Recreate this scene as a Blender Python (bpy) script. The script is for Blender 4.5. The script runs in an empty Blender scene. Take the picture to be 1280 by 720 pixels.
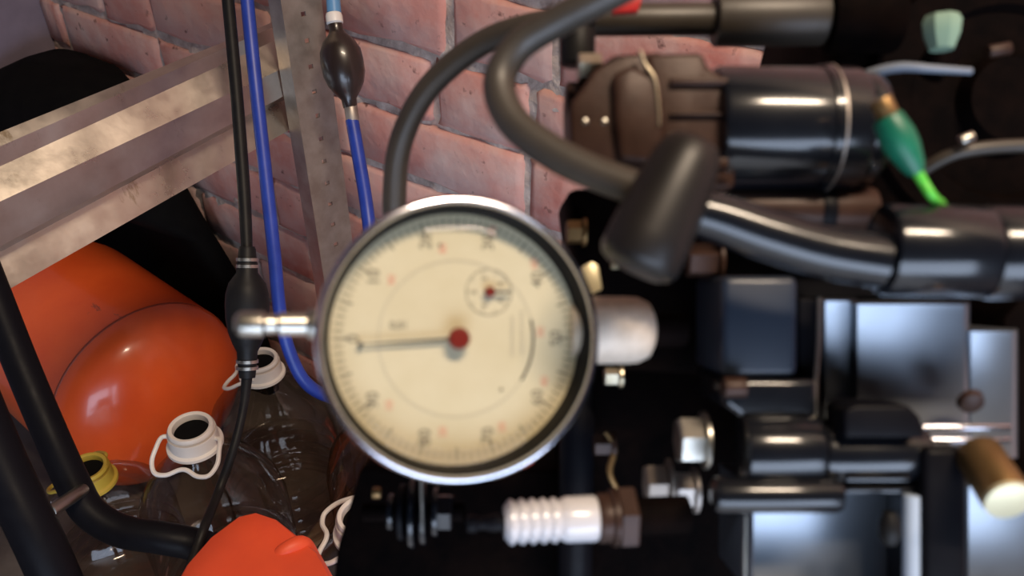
import bpy, bmesh, math, random
from mathutils import Vector, Matrix, noise
random.seed(7)
S = bpy.context.scene
PI = math.pi

# ------------------------------------------------------------------ camera, world, lights
CAM = Vector((0.0, 0.0, 0.9))
cam_d = bpy.data.cameras.new('camera')
cam = bpy.data.objects.new('camera', cam_d)
S.collection.objects.link(cam)
cam.location = CAM
cam.rotation_euler = (math.radians(55), 0, math.radians(37))
cam_d.sensor_width = 36.0
cam_d.lens = 29.53
cam_d.clip_start = 0.01
cam_d.dof.use_dof = True
cam_d.dof.focus_distance = 0.72
cam_d.dof.aperture_fstop = 13.5
S.camera = cam
MC = cam.rotation_euler.to_matrix()
R, U, F = MC.col[0].copy(), MC.col[1].copy(), -MC.col[2].copy()
FPX = 1050.0

w = bpy.data.worlds.new('world')
S.world = w
w.use_nodes = True
w.node_tree.nodes['Background'].inputs[0].default_value = (0.55, 0.6, 0.8, 1)
w.node_tree.nodes['Background'].inputs[1].default_value = 0.008

def area(name, loc, target, sx, sy, power, color):
    l = bpy.data.lights.new(name, 'AREA')
    l.shape = 'RECTANGLE'
    l.size, l.size_y = sx, sy
    l.energy = power
    l.color = color
    o = bpy.data.objects.new(name, l)
    S.collection.objects.link(o)
    o.location = loc
    d = Vector(target) - Vector(loc)
    o.rotation_euler = d.to_track_quat('-Z', 'Y').to_euler()
    return o

# ceiling lamp of the garage (warm) and the open garage door behind the photographer (cool daylight)
lamp = area('ceiling_lamp', (0.50, 0.10, 2.25), (0.5, 0.1, 0.5), 0.62, 0.10, 33, (1.0, 0.80, 0.60))
lamp.rotation_euler = (0, 0, math.radians(37))
area('open_garage_door', (1.12, -0.98, 0.50), (0.0, 0.0, 0.72), 1.9, 0.9, 36, (0.64, 0.77, 1.0))
# daylight falling through the door onto the pale garage floor behind and below the photographer
sl = bpy.data.lights.new('daylight_shaft', 'SPOT')
sl.energy = 14000; sl.color = (0.70, 0.82, 1.0); sl.spot_size = math.radians(13); sl.spot_blend = 0.25; sl.shadow_soft_size = 0.05
so = bpy.data.objects.new('daylight_shaft', sl); S.collection.objects.link(so)
so.location = (3.0, -4.0, 3.0)
so.rotation_euler = (Vector((0.42, -0.62, 0)) - so.location).to_track_quat('-Z', 'Y').to_euler()

S.view_settings.view_transform = 'Standard'
S.view_settings.look = 'None'
S.view_settings.gamma = 1
S.view_settings.use_curve_mapping = False
S.view_settings.exposure = 0.0

# ------------------------------------------------------------------ helpers
def P(px, py, d):
    """the point seen at that pixel, at that real distance along the view axis"""
    return CAM + d * (F + R * ((px - 640) / FPX) + U * ((360 - py) / FPX))

def px(n, d):
    return n * d / FPX

class NT:
    def __init__(s, name):
        s.m = bpy.data.materials.new(name)
        s.m.use_nodes = True
        s.t = s.m.node_tree
        s.b = s.t.nodes['Principled BSDF']
    def n(s, typ, **kw):
        x = s.t.nodes.new(typ)
        for k, v in kw.items():
            setattr(x, k, v)
        return x
    def l(s, a, b):
        s.t.links.new(a, b)

def mat(name, col, rough=0.5, metal=0.0, crough=0.12, col2=None, scale=30, bump=0.0, bscale=None, coat=0.0, rvar=0.0, spec=0.5, lo=0.35, hi=0.65, dist=0.001):
    k = NT(name)
    b = k.b
    b.inputs['Base Color'].default_value = (*col, 1)
    b.inputs['Roughness'].default_value = rough
    b.inputs['Metallic'].default_value = metal
    b.inputs['Coat Weight'].default_value = coat
    b.inputs['Coat Roughness'].default_value = crough
    b.inputs['Specular IOR Level'].default_value = spec
    tc = k.n('ShaderNodeTexCoord')
    if col2 or rvar:
        nz = k.n('ShaderNodeTexNoise')
        nz.inputs['Scale'].default_value = scale
        nz.inputs['Detail'].default_value = 8
        nz.inputs['Roughness'].default_value = 0.62
        k.l(tc.outputs['Object'], nz.inputs['Vector'])
        if col2:
            rp = k.n('ShaderNodeValToRGB')
            rp.color_ramp.elements[0].position = lo
            rp.color_ramp.elements[1].position = hi
            rp.color_ramp.elements[0].color = (*col, 1)
            rp.color_ramp.elements[1].color = (*col2, 1)
            k.l(nz.outputs['Fac'], rp.inputs['Fac'])
            k.l(rp.outputs['Color'], b.inputs['Base Color'])
        if rvar:
            mr = k.n('ShaderNodeMapRange')
            mr.inputs['From Min'].default_value = 0.3
            mr.inputs['From Max'].default_value = 0.7
            mr.inputs['To Min'].default_value = max(0.02, rough - rvar)
            mr.inputs['To Max'].default_value = min(1, rough + rvar)
            k.l(nz.outputs['Fac'], mr.inputs['Value'])
            k.l(mr.outputs['Result'], b.inputs['Roughness'])
    if bump:
        n2 = k.n('ShaderNodeTexNoise')
        n2.inputs['Scale'].default_value = bscale or scale * 3
        n2.inputs['Detail'].default_value = 6
        k.l(tc.outputs['Object'], n2.inputs['Vector'])
        bp = k.n('ShaderNodeBump')
        bp.inputs['Strength'].default_value = bump
        bp.inputs['Distance'].default_value = dist
        k.l(n2.outputs['Fac'], bp.inputs['Height'])
        k.l(bp.outputs['Normal'], b.inputs['Normal'])
    return k.m

def shell_mat(name, tint, dens=0.10, top=0.42):
    """thin clear plastic wall: mostly see-through, mirror-like at grazing angles"""
    k = NT(name)
    t = k.t
    out = t.nodes['Material Output']
    t.nodes.remove(k.b)
    tr = k.n('ShaderNodeBsdfTransparent'); tr.inputs[0].default_value = (*tint, 1)
    gl = k.n('ShaderNodeBsdfGlossy'); gl.inputs['Roughness'].default_value = 0.06
    fr = k.n('ShaderNodeLayerWeight'); fr.inputs['Blend'].default_value = 0.25
    mr = k.n('ShaderNodeMapRange'); mr.inputs['To Min'].default_value = dens; mr.inputs['To Max'].default_value = top
    mx = k.n('ShaderNodeMixShader')
    k.l(fr.outputs['Fresnel'], mr.inputs['Value'])
    k.l(mr.outputs['Result'], mx.inputs['Fac'])
    k.l(tr.outputs[0], mx.inputs[1]); k.l(gl.outputs[0], mx.inputs[2])
    k.l(mx.outputs[0], out.inputs['Surface'])
    tc = k.n('ShaderNodeTexCoord'); nz = k.n('ShaderNodeTexNoise'); nz.inputs['Scale'].default_value = 45
    bp = k.n('ShaderNodeBump'); bp.inputs['Strength'].default_value = 0.25; bp.inputs['Distance'].default_value = 0.002
    k.l(tc.outputs['Object'], nz.inputs['Vector']); k.l(nz.outputs['Fac'], bp.inputs['Height'])
    k.l(bp.outputs['Normal'], gl.inputs['Normal'])
    return k.m

def brick_mat():
    k = NT('brick')
    tc = k.n('ShaderNodeTexCoord'); oi = k.n('ShaderNodeObjectInfo')
    ad = k.n('ShaderNodeVectorMath', operation='ADD')
    sc = k.n('ShaderNodeVectorMath', operation='SCALE'); sc.inputs['Scale'].default_value = 7.0
    cb = k.n('ShaderNodeCombineXYZ')
    k.l(oi.outputs['Random'], cb.inputs[0]); k.l(oi.outputs['Random'], cb.inputs[2])
    k.l(cb.outputs[0], sc.inputs[0])
    k.l(tc.outputs['Object'], ad.inputs[0]); k.l(sc.outputs[0], ad.inputs[1])
    base = k.n('ShaderNodeValToRGB')
    cr = base.color_ramp
    cr.elements[0].position = 0.0; cr.elements[0].color = (0.50, 0.165, 0.13, 1)
    cr.elements[1].position = 1.0; cr.elements[1].color = (0.72, 0.37, 0.31, 1)
    e = cr.elements.new(0.5); e.color = (0.62, 0.26, 0.21, 1)
    k.l(oi.outputs['Random'], base.inputs['Fac'])
    # whitish lime haze smeared over the faces
    n1 = k.n('ShaderNodeTexNoise'); n1.inputs['Scale'].default_value = 13; n1.inputs['Detail'].default_value = 9; n1.inputs['Roughness'].default_value = 0.6
    k.l(ad.outputs[0], n1.inputs['Vector'])
    r1 = k.n('ShaderNodeValToRGB'); r1.color_ramp.elements[0].position = 0.38; r1.color_ramp.elements[1].position = 0.68
    r1.color_ramp.elements[0].color = (0, 0, 0, 1); r1.color_ramp.elements[1].color = (0.8, 0.8, 0.8, 1)
    k.l(n1.outputs['Fac'], r1.inputs['Fac'])
    mx = k.n('ShaderNodeMixRGB'); mx.inputs['Color2'].default_value = (0.70, 0.54, 0.48, 1)
    k.l(r1.outputs['Color'], mx.inputs['Fac']); k.l(base.outputs['Color'], mx.inputs['Color1'])
    # small dark pits
    n2 = k.n('ShaderNodeTexNoise'); n2.inputs['Scale'].default_value = 60; n2.inputs['Detail'].default_value = 4
    k.l(ad.outputs[0], n2.inputs['Vector'])
    r2 = k.n('ShaderNodeValToRGB'); r2.color_ramp.elements[0].position = 0.27; r2.color_ramp.elements[1].position = 0.36
    r2.color_ramp.elements[0].color = (0.25, 0.2, 0.2, 1); r2.color_ramp.elements[1].color = (1, 1, 1, 1)
    k.l(n2.outputs['Fac'], r2.inputs['Fac'])
    m2 = k.n('ShaderNodeMixRGB', blend_type='MULTIPLY'); m2.inputs['Fac'].default_value = 1
    k.l(mx.outputs[0], m2.inputs['Color1']); k.l(r2.outputs['Color'], m2.inputs['Color2'])
    k.l(m2.outputs[0], k.b.inputs['Base Color'])
    k.b.inputs['Roughness'].default_value = 0.85
    bp = k.n('ShaderNodeBump'); bp.inputs['Strength'].default_value = 0.7; bp.inputs['Distance'].default_value = 0.004
    n3 = k.n('ShaderNodeTexNoise'); n3.inputs['Scale'].default_value = 35; n3.inputs['Detail'].default_value = 8
    k.l(ad.outputs[0], n3.inputs['Vector']); k.l(n3.outputs['Fac'], bp.inputs['Height'])
    k.l(bp.outputs['Normal'], k.b.inputs['Normal'])
    return k.m

M = dict(
    brick=brick_mat(),
    mortar=mat('mortar', (0.36, 0.28, 0.24), 0.95, col2=(0.66, 0.55, 0.48), scale=38, bump=1.0, bscale=55, dist=0.006),
    plaster=mat('plaster', (0.17, 0.14, 0.19), 0.9, col2=(0.24, 0.20, 0.26), scale=8, bump=0.4, bscale=30),
    concrete=mat('concrete', (0.085, 0.07, 0.06), 0.9, col2=(0.13, 0.115, 0.10), scale=9, bump=0.5, bscale=40),
    galv=mat('galvanised_steel', (0.50, 0.45, 0.39), 0.34, 1.0, col2=(0.62, 0.56, 0.49), scale=22, rvar=0.1, bump=0.15, bscale=70),
    galv_dull=mat('dull_galvanised', (0.33, 0.29, 0.26), 0.5, 0.85, col2=(0.46, 0.41, 0.37), scale=40, rvar=0.1),
    postm=mat('post_steel', (0.26, 0.21, 0.17), 0.5, 0.55, col2=(0.36, 0.30, 0.25), scale=50, rvar=0.1),
    zinc=mat('zinc_plate', (0.62, 0.56, 0.44), 0.32, 1.0, col2=(0.5, 0.42, 0.28), scale=200),
    yzinc=mat('cream_plated', (0.75, 0.66, 0.42), 0.42, 0.6),
    chrome=mat('chrome', (0.60, 0.60, 0.66), 0.17, 1.0),
    steel=mat('satin_steel', (0.50, 0.47, 0.41), 0.33, 1.0, rvar=0.06, scale=120),
    alu=mat('cast_aluminium', (0.60, 0.49, 0.38), 0.6, 0.25, col2=(0.74, 0.62, 0.50), scale=300, bump=0.3, bscale=900, dist=0.0002),
    blk=mat('black_gloss_paint', (0.005, 0.006, 0.009), 0.34, 0.0, coat=1.0, crough=0.15, spec=0.12, rvar=0.06, scale=90, bump=0.05, bscale=500, dist=0.0003),
    blk2=mat('black_satin_paint', (0.005, 0.005, 0.007), 0.45, 0.0, coat=0.0, spec=0.09, rvar=0.08, scale=90, bump=0.1, bscale=500, dist=0.0003),
    blk3=mat('dark_casting', (0.003, 0.0022, 0.0022), 0.6, 0.0, col2=(0.006, 0.0035, 0.003), scale=120, bump=0.3, bscale=400, dist=0.0005, spec=0.01),  # near-black and almost without gloss
    brown=mat('oily_brown_casting', (0.034, 0.016, 0.011), 0.42, 0.1, spec=0.25, col2=(0.050, 0.025, 0.017), scale=150, bump=0.15, bscale=500, dist=0.0004),
    bluegrey=mat('blue_black_paint', (0.014, 0.022, 0.038), 0.45, 0.0, coat=0.2),
    grey=mat('grey_painted_alloy', (0.44, 0.53, 0.66), 0.5, 0.0, rvar=0.05, scale=80, col2=(0.40, 0.49, 0.62), spec=0.35),
    housing=mat('glossy_dark_housing', (0.24, 0.27, 0.31), 0.34, 0.8, rvar=0.03, scale=80, coat=0.5, crough=0.3, spec=0.6),  # grey metal colour lifts the reflection on a black part
    greyd=mat('dark_grey_alloy', (0.20, 0.235, 0.29), 0.5, 0.0, rvar=0.05, scale=80, col2=(0.17, 0.20, 0.255), spec=0.4),
    rub=mat('black_rubber', (0.006, 0.006, 0.007), 0.5, col2=(0.010, 0.0095, 0.009), scale=80, spec=0.2),
    rubhose=mat('rubber_hose', (0.040, 0.032, 0.024), 0.46, col2=(0.052, 0.042, 0.032), scale=60, bump=0.1, bscale=400, spec=0.6, dist=0.0004),
    rubclip=mat('clip_rubber', (0.010, 0.008, 0.007), 0.42, col2=(0.014, 0.011, 0.009), scale=80, spec=0.4),
    dull_blk=mat('dull_black', (0.003, 0.003, 0.0035), 0.8, col2=(0.005, 0.005, 0.005), scale=40, spec=0.08),
    blue=mat('blue_hose', (0.012, 0.035, 0.26), 0.42, col2=(0.018, 0.05, 0.33), scale=40),
    ltblue=mat('light_blue_plastic', (0.10, 0.26, 0.48), 0.45),
    white=mat('white_plastic', (0.74, 0.70, 0.66), 0.42),
    ceramic=mat('white_ceramic', (0.60, 0.59, 0.61), 0.25, coat=0.5),
    orange=mat('orange_enamel', (0.88, 0.13, 0.025), 0.3, col2=(0.80, 0.10, 0.02), scale=6, coat=0.5, lo=0.4, hi=0.6, bump=0.12, bscale=28),
    orangep=mat('orange_plastic', (0.86, 0.10, 0.03), 0.5, col2=(0.78, 0.085, 0.028), scale=20, bump=0.1, bscale=80),
    seam_col=mat('dark_orange', (0.30, 0.05, 0.02), 0.6),
    yellow=mat('yellow_plastic', (0.45, 0.31, 0.04), 0.45),
    green=mat('green_plastic', (0.004, 0.11, 0.06), 0.4, col2=(0.008, 0.16, 0.085), scale=120),
    greenw=mat('green_wire', (0.12, 0.62, 0.06), 0.42),
    palegreen=mat('pale_green_plastic', (0.22, 0.34, 0.25), 0.5),
    red=mat('red_plastic', (0.45, 0.012, 0.010), 0.4),
    hub=mat('dark_red_hub', (0.16, 0.010, 0.006), 0.35, coat=0.4),
    brass=mat('brass', (0.34, 0.21, 0.09), 0.42, 0.8, col2=(0.25, 0.15, 0.06), scale=100),
    cream=mat('cream_bevel', (0.72, 0.68, 0.46), 0.4, 0.3),
    face=mat('dial_face', (0.54, 0.48, 0.33), 0.55, col2=(0.60, 0.545, 0.40), scale=60, lo=0.3, hi=0.7),
    ink=mat('black_ink', (0.03, 0.03, 0.028), 0.6),
    inkg=mat('worn_ink', (0.22, 0.20, 0.15), 0.6),
    redink=mat('red_ink', (0.62, 0.33, 0.24), 0.6),
    groove=mat('groove_paint', (0.46, 0.42, 0.32), 0.5),
    wood=mat('weathered_wood', (0.20, 0.15, 0.10), 0.8, col2=(0.28, 0.22, 0.15), scale=30, bump=0.3),
    pet=shell_mat('clear_pet', (0.84, 0.80, 0.76), 0.03),
    petb=shell_mat('amber_pet', (0.55, 0.42, 0.32), 0.05),
    crystal=shell_mat('watch_crystal', (0.97, 0.96, 0.92), 0.0, 0.35),
)

def add_scuffs(m, color, scale=9, lo=0.66, hi=0.70):
    t = m.node_tree; b = t.nodes['Principled BSDF']
    src = b.inputs['Base Color'].links[0].from_socket
    tc = t.nodes.new('ShaderNodeTexCoord'); mp = t.nodes.new('ShaderNodeMapping'); mp.inputs['Scale'].default_value = (1, 2.5, 1); mp.inputs['Rotation'].default_value = (0.4, 0.8, 0.3)
    nz = t.nodes.new('ShaderNodeTexNoise'); nz.inputs['Scale'].default_value = scale; nz.inputs['Detail'].default_value = 10; nz.inputs['Roughness'].default_value = 0.7
    rp = t.nodes.new('ShaderNodeValToRGB'); rp.color_ramp.elements[0].position = lo; rp.color_ramp.elements[1].position = hi
    mx = t.nodes.new('ShaderNodeMixRGB'); mx.inputs['Color2'].default_value = (*color, 1)
    t.links.new(tc.outputs['Object'], mp.inputs[0]); t.links.new(mp.outputs[0], nz.inputs['Vector']); t.links.new(nz.outputs['Fac'], rp.inputs['Fac'])
    t.links.new(rp.outputs['Color'], mx.inputs['Fac']); t.links.new(src, mx.inputs['Color1']); t.links.new(mx.outputs[0], b.inputs['Base Color'])
add_scuffs(M['orange'], (0.10, 0.05, 0.04))
add_scuffs(M['galv'], (0.30, 0.24, 0.17), 14, 0.60, 0.68)

class Thing:
    def __init__(s, name, label, cat, base, group=None):
        s.o = bpy.data.objects.new(name, None)
        s.o.empty_display_size = 0.01
        S.collection.objects.link(s.o)
        s.o.location = base
        s.base = Vector(base)
        s.o['label'] = label
        s.o['category'] = cat
        if group: s.o['group'] = group

def mesh_obj(name, bm, m, parent=None, pbase=None, smooth=35, origin=None):
    bmesh.ops.remove_doubles(bm, verts=bm.verts, dist=1e-6)
    bmesh.ops.recalc_face_normals(bm, faces=bm.faces)
    if smooth:
        a = math.radians(smooth)
        for f in bm.faces: f.smooth = True
        for e in bm.edges:
            if len(e.link_faces) == 2 and e.calc_face_angle(0) > a: e.smooth = False
    if origin is None:
        c = Vector((0, 0, 0))
        for v in bm.verts: c += v.co
        c /= max(1, len(bm.verts))
    else:
        c = Vector(origin)
    for v in bm.verts: v.co -= c
    me = bpy.data.meshes.new(name)
    bm.to_mesh(me); bm.free()
    me.materials.append(m)
    o = bpy.data.objects.new(name, me)
    S.collection.objects.link(o)
    if parent is not None:
        po = parent.o if isinstance(parent, Thing) else parent
        o.parent = po
        wb = world_of(po)
        o.location = c - wb
    else:
        o.location = c
    return o

def world_of(o):
    v = Vector((0, 0, 0))
    while o is not None:
        v += o.location
        o = o.parent
    return v

def tag(o, label, cat, group=None):
    o['label'] = label; o['category'] = cat
    if group: o['group'] = group
    return o

def struct(o):
    o['kind'] = 'structure'
    return o

def frame_of(axis):
    a = axis.normalized()
    t = Vector((0, 0, 1)) if abs(a.z) < 0.9 else Vector((1, 0, 0))
    u = a.cross(t).normalized()
    return u, a.cross(u).normalized(), a

def lathe(bm, p0, axis, prof, seg=32, closed=False, ph=0.0):
    """prof: (distance along axis, radius)"""
    u, v, a = frame_of(axis)
    p0 = Vector(p0)
    rings = []
    for t, r in prof:
        if r < 1e-7:
            rings.append([bm.verts.new(p0 + a * t)])
        else:
            rings.append([bm.verts.new(p0 + a * t + (u * math.cos(ph + 2*PI*i/seg) + v * math.sin(ph + 2*PI*i/seg)) * r) for i in range(seg)])
    pairs = list(zip(rings, rings[1:]))
    if closed: pairs.append((rings[-1], rings[0]))
    for A, B in pairs:
        for i in range(seg):
            j = (i + 1) % seg
            if len(A) == 1 and len(B) == 1: continue
            if len(A) == 1: bm.faces.new((A[0], B[i], B[j]))
            elif len(B) == 1: bm.faces.new((A[i], A[j], B[0]))
            else: bm.faces.new((A[i], A[j], B[j], B[i]))
    if not closed:
        for ring in (rings[0], rings[-1]):
            if len(ring) > 2: bm.faces.new(ring)
    return bm

def cyl(bm, a, b, r, bev=None, seg=32, r2=None):
    a, b = Vector(a), Vector(b)
    L = (b - a).length
    r2 = r if r2 is None else r2
    bev = min(r, r2, L) * 0.12 if bev is None else bev
    if bev <= 0:
        return lathe(bm, a, b - a, [(0, 0), (0, r), (L, r2), (L, 0)], seg)
    pr = [(0, 0), (0, r - bev), (bev*0.3, r - bev*0.3), (bev, r), (L - bev, r2), (L - bev*0.3, r2 - bev*0.3), (L, r2 - bev), (L, 0)]
    return lathe(bm, a, b - a, pr, seg)

def hexnut(bm, a, b, r, ph=0.3):
    a, b = Vector(a), Vector(b)
    L = (b - a).length
    c = r * 0.1
    return lathe(bm, a, b - a, [(0, 0), (0, r - c), (c, r), (L - c, r), (L, r - c), (L, 0)], 6, ph=ph)

def smooth_path(pts, n=10):
    """Catmull-Rom through (Vector, radius)"""
    out = []
    P_ = [pts[0]] + list(pts) + [pts[-1]]
    for i in range(1, len(P_) - 2):
        for k in range(n):
            t = k / n
            def cr(a, b, c, d): return 0.5 * ((2*b) + (c - a)*t + (2*a - 5*b + 4*c - d)*t*t + (3*b - a - 3*c + d)*t**3)
            out.append((cr(P_[i-1][0], P_[i][0], P_[i+1][0], P_[i+2][0]), cr(P_[i-1][1], P_[i][1], P_[i+1][1], P_[i+2][1])))
    out.append(pts[-1])
    return out

def tube(bm, pts, seg=14, n=8, smooth=True, flat=None):
    pts = [(Vector(p), r) for p, r in pts]
    if smooth and len(pts) > 2: pts = smooth_path(pts, n)
    T = []
    for i in range(len(pts)):
        a = pts[max(0, i-1)][0]; b = pts[min(len(pts)-1, i+1)][0]
        T.append((b - a).normalized())
    u, v, _ = frame_of(T[0])
    rings = []
    for i, (p, r) in enumerate(pts):
        if i:
            q = T[i-1].rotation_difference(T[i])
            u = q @ u; v = q @ v
        rings.append([bm.verts.new(p + (u*math.cos(2*PI*k/seg) + v*math.sin(2*PI*k/seg)) * r) for k in range(seg)])
    for A, B in zip(rings, rings[1:]):
        for k in range(seg):
            j = (k+1) % seg
            bm.faces.new((A[k], A[j], B[j], B[k]))
    bm.faces.new(rings[0]); bm.faces.new(rings[-1])
    return bm

def box(bm, c, ax, ay, az, bev=0.0, segs=2):
    """c centre; ax, ay, az half-extent vectors"""
    r = bmesh.ops.create_cube(bm, size=2)
    vs = r['verts']
    m = Matrix((ax, ay, az)).transposed()
    for v in vs: v.co = Vector(c) + m @ v.co
    if bev > 0:
        es = list({e for v in vs for e in v.link_edges})
        bmesh.ops.bevel(bm, geom=es, offset=bev, segments=segs, profile=0.5, affect='EDGES')
    return bm

def wbox(bm, x0, x1, y0, y1, z0, z1, bev=0.0, segs=2):
    return box(bm, ((x0+x1)/2, (y0+y1)/2, (z0+z1)/2), Vector(((x1-x0)/2, 0, 0)), Vector((0, (y1-y0)/2, 0)), Vector((0, 0, (z1-z0)/2)), bev, segs)

def prism(bm, poly, d, th, bev=0.0, segs=2):
    """outline (seen from the working side) at real distance d, th metres thick going away"""
    A = [bm.verts.new(P(x, y, d)) for x, y in poly]
    B = [bm.verts.new(v.co + F * th) for v in A]
    faces = [bm.faces.new(A), bm.faces.new(B[::-1])]
    n = len(A)
    for i in range(n):
        j = (i+1) % n
        faces.append(bm.faces.new((A[i], B[i], B[j], A[j])))
    bmesh.ops.recalc_face_normals(bm, faces=faces)
    if bev > 0:
        es = list({e for f in faces for e in f.edges})
        bmesh.ops.bevel(bm, geom=es, offset=bev, segments=segs, profile=0.5, affect='EDGES', clamp_overlap=True)
    return bm

def pbox(bm, x0, y0, x1, y1, d, th, bev=0.0006, segs=2):
    return prism(bm, [(x0, y0), (x1, y0), (x1, y1), (x0, y1)], d, th, bev, segs)

def nb(): return bmesh.new()

# ------------------------------------------------------------------ setting: walls and floor
WY = 0.61
LX = -1.37
floor = nb(); wbox(floor, LX - 0.1, 2.4, -2.4, WY + 0.2, -0.08, 0.0)
struct(mesh_obj('floor', floor, M['concrete'], smooth=0))
wl = nb(); wbox(wl, LX - 0.12, LX, -2.4, WY + 0.2, 0.0, 2.5)
struct(mesh_obj('wall_left', wl, M['plaster'], smooth=0))

def mortar_wall():
    bm = nb()
    nx, nz = 230, 130
    x0, x1, z0, z1 = LX, 1.2, 0.0, 1.5
    g = [[None]*(nz+1) for _ in range(nx+1)]
    for i in range(nx+1):
        for j in range(nz+1):
            x = x0 + (x1-x0)*i/nx; z = z0 + (z1-z0)*j/nz
            h = noise.noise(Vector((x*40, 3.1, z*40)))*0.0045 + noise.noise(Vector((x*120, 9.1, z*120)))*0.0045
            g[i][j] = bm.verts.new((x, WY + 0.003 - h*1.1, z))
    for i in range(nx):
        for j in range(nz):
            bm.faces.new((g[i][j], g[i+1][j], g[i+1][j+1], g[i][j+1]))
    # closing back of the wall and its upper, plain part
    r = bmesh.ops.create_cube(bm, size=1)
    for v in r['verts']:
        v.co = Vector((v.co.x*(x1-x0) + (x0+x1)/2, v.co.y*0.12 + WY + 0.08, v.co.z*2.5 + 1.25))
    return bm
wall = struct(mesh_obj('wall_back', mortar_wall(), M['mortar'], smooth=60, origin=(0, WY, 0)))

def brick_mesh(L, H, seed):
    bm = nb()
    rnd = random.Random(seed)
    D = 0.03
    nx = 4 if L > 0.2 else 3
    # front face grid with worn outline, sides going back into the mortar
    zs = [-H/2, -H/2 + 0.006, H/2 - 0.006, H/2]
    xs = [-L/2, -L/2 + 0.008] + [(-L/2 + L*i/nx) for i in range(1, nx)] + [L/2 - 0.008, L/2]
    grid = []
    for x in xs:
        col = []
        for z in zs:
            edge = (x in (xs[0], xs[-1])) or (z in (zs[0], zs[-1]))
            dx = rnd.uniform(-.002, .002) if edge else 0
            dz = rnd.uniform(-.0035, .0035) if edge else 0
            y = (0.0 if not edge else 0.004) + rnd.uniform(-.0012, .0012)
            col.append(bm.verts.new((x + dx, y, z + dz)))
        grid.append(col)
    for i in range(len(xs)-1):
        for j in range(3):
            bm.faces.new((grid[i][j], grid[i+1][j], grid[i+1][j+1], grid[i][j+1]))
    be = [e for e in bm.edges if len(e.link_faces) == 1]
    r = bmesh.ops.extrude_edge_only(bm, edges=be)
    for v in r['geom']:
        if isinstance(v, bmesh.types.BMVert): v.co.y = D
    bmesh.ops.recalc_face_normals(bm, faces=bm.faces)
    for f in bm.faces: f.smooth = True
    me = bpy.data.meshes.new('brick'); bm.to_mesh(me); bm.free(); me.materials.append(M['brick'])
    return me
stretchers = [brick_mesh(0.240, 0.068, s) for s in range(7)]
headers = [brick_mesh(0.115, 0.068, 30 + s) for s in range(4)]
rb = random.Random(11)
ZOFF = 0.0295
for c in range(18):
    zc = 0.077*c + ZOFF
    x = LX + 0.01 + [0.0, 0.125, 0.06, 0.19][c % 4] * 1.0 - 0.13
    if c == 8: x = -0.526 - 0.25*4 - 0.003
    k = 0
    while x < 1.1:
        hd = (c % 3 == 1 and k % 3 == 1) or rb.random() < 0.15
        if c == 8: hd = k == 4
        L = 0.113 if hd else 0.238
        x0 = max(x, LX)
        if x >= LX - 0.002 or x + L > LX + 0.05:
            o = bpy.data.objects.new('brick', rb.choice(headers if hd else stretchers))
            S.collection.objects.link(o)
            o.parent = wall
            sx = (x + L - x0) / L
            o.scale = (sx, 1, rb.uniform(0.97, 1.03))
            o.location = ((x0 + x + L)/2, rb.uniform(-0.005, -0.001), zc + rb.uniform(-.002, .002))
            o.rotation_euler = (rb.uniform(-.012, .012), rb.uniform(-.008, .008), rb.uniform(-.006, .006))
        x += L + (0.012 if c == 8 else rb.uniform(0.008, 0.014))
        k += 1

# ------------------------------------------------------------------ steel beam (folded sheet) across the upper left
# fold lines of the sheet: (outward offset, height at the near end, height at the wall end) read off the two ends
BX = -0.67
folds = [(-0.006, (0, 165), (355, 22)), (0.002, (0, 183), (350, 30)), (0.002, (0, 208), (336, 54)), (0.020, (0, 252), (365, 80)), (0.021, (0, 308), (370, 112)), (0.006, (0, 315), (371, 117)), (0.020, (0, 368), (375, 155))]
def ray_x(q, X):
    d = F + R*((q[0]-640)/FPX) + U*((360-q[1])/FPX)
    return CAM + d * ((X - CAM.x)/d.x)
bm = nb()
t = 0.0016
rows = []
lines = []
for o, a, b in folds:
    A, B = ray_x(a, BX + o), ray_x(b, BX + o)
    lines.append((A.lerp(B, (-0.30 - A.y)/(B.y - A.y)), A.lerp(B, (0.515 - A.y)/(B.y - A.y))))
for k in range(9):
    q = [a.lerp(b, k/8) for a, b in lines]
    rows.append([bm.verts.new(v) for v in q] + [bm.verts.new(v + Vector((-t, 0, -t*0.5))) for v in q[::-1]])
for A, B in zip(rows, rows[1:]):
    for k in range(len(A)):
        j = (k+1) % len(A)
        bm.faces.new((A[k], A[j], B[j], B[k]))
bm.faces.new(rows[0]); bm.faces.new(rows[-1])
bmesh.ops.bevel(bm, geom=[e for e in bm.edges if len(e.link_faces) == 2 and e.calc_face_angle(0) > 0.3], offset=0.0006, segments=2, affect='EDGES')
beam = tag(mesh_obj('steel_beam', bm, M['galv'], smooth=25), 'folded galvanised sheet steel beam running from the wall across the upper left', 'beam')

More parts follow.
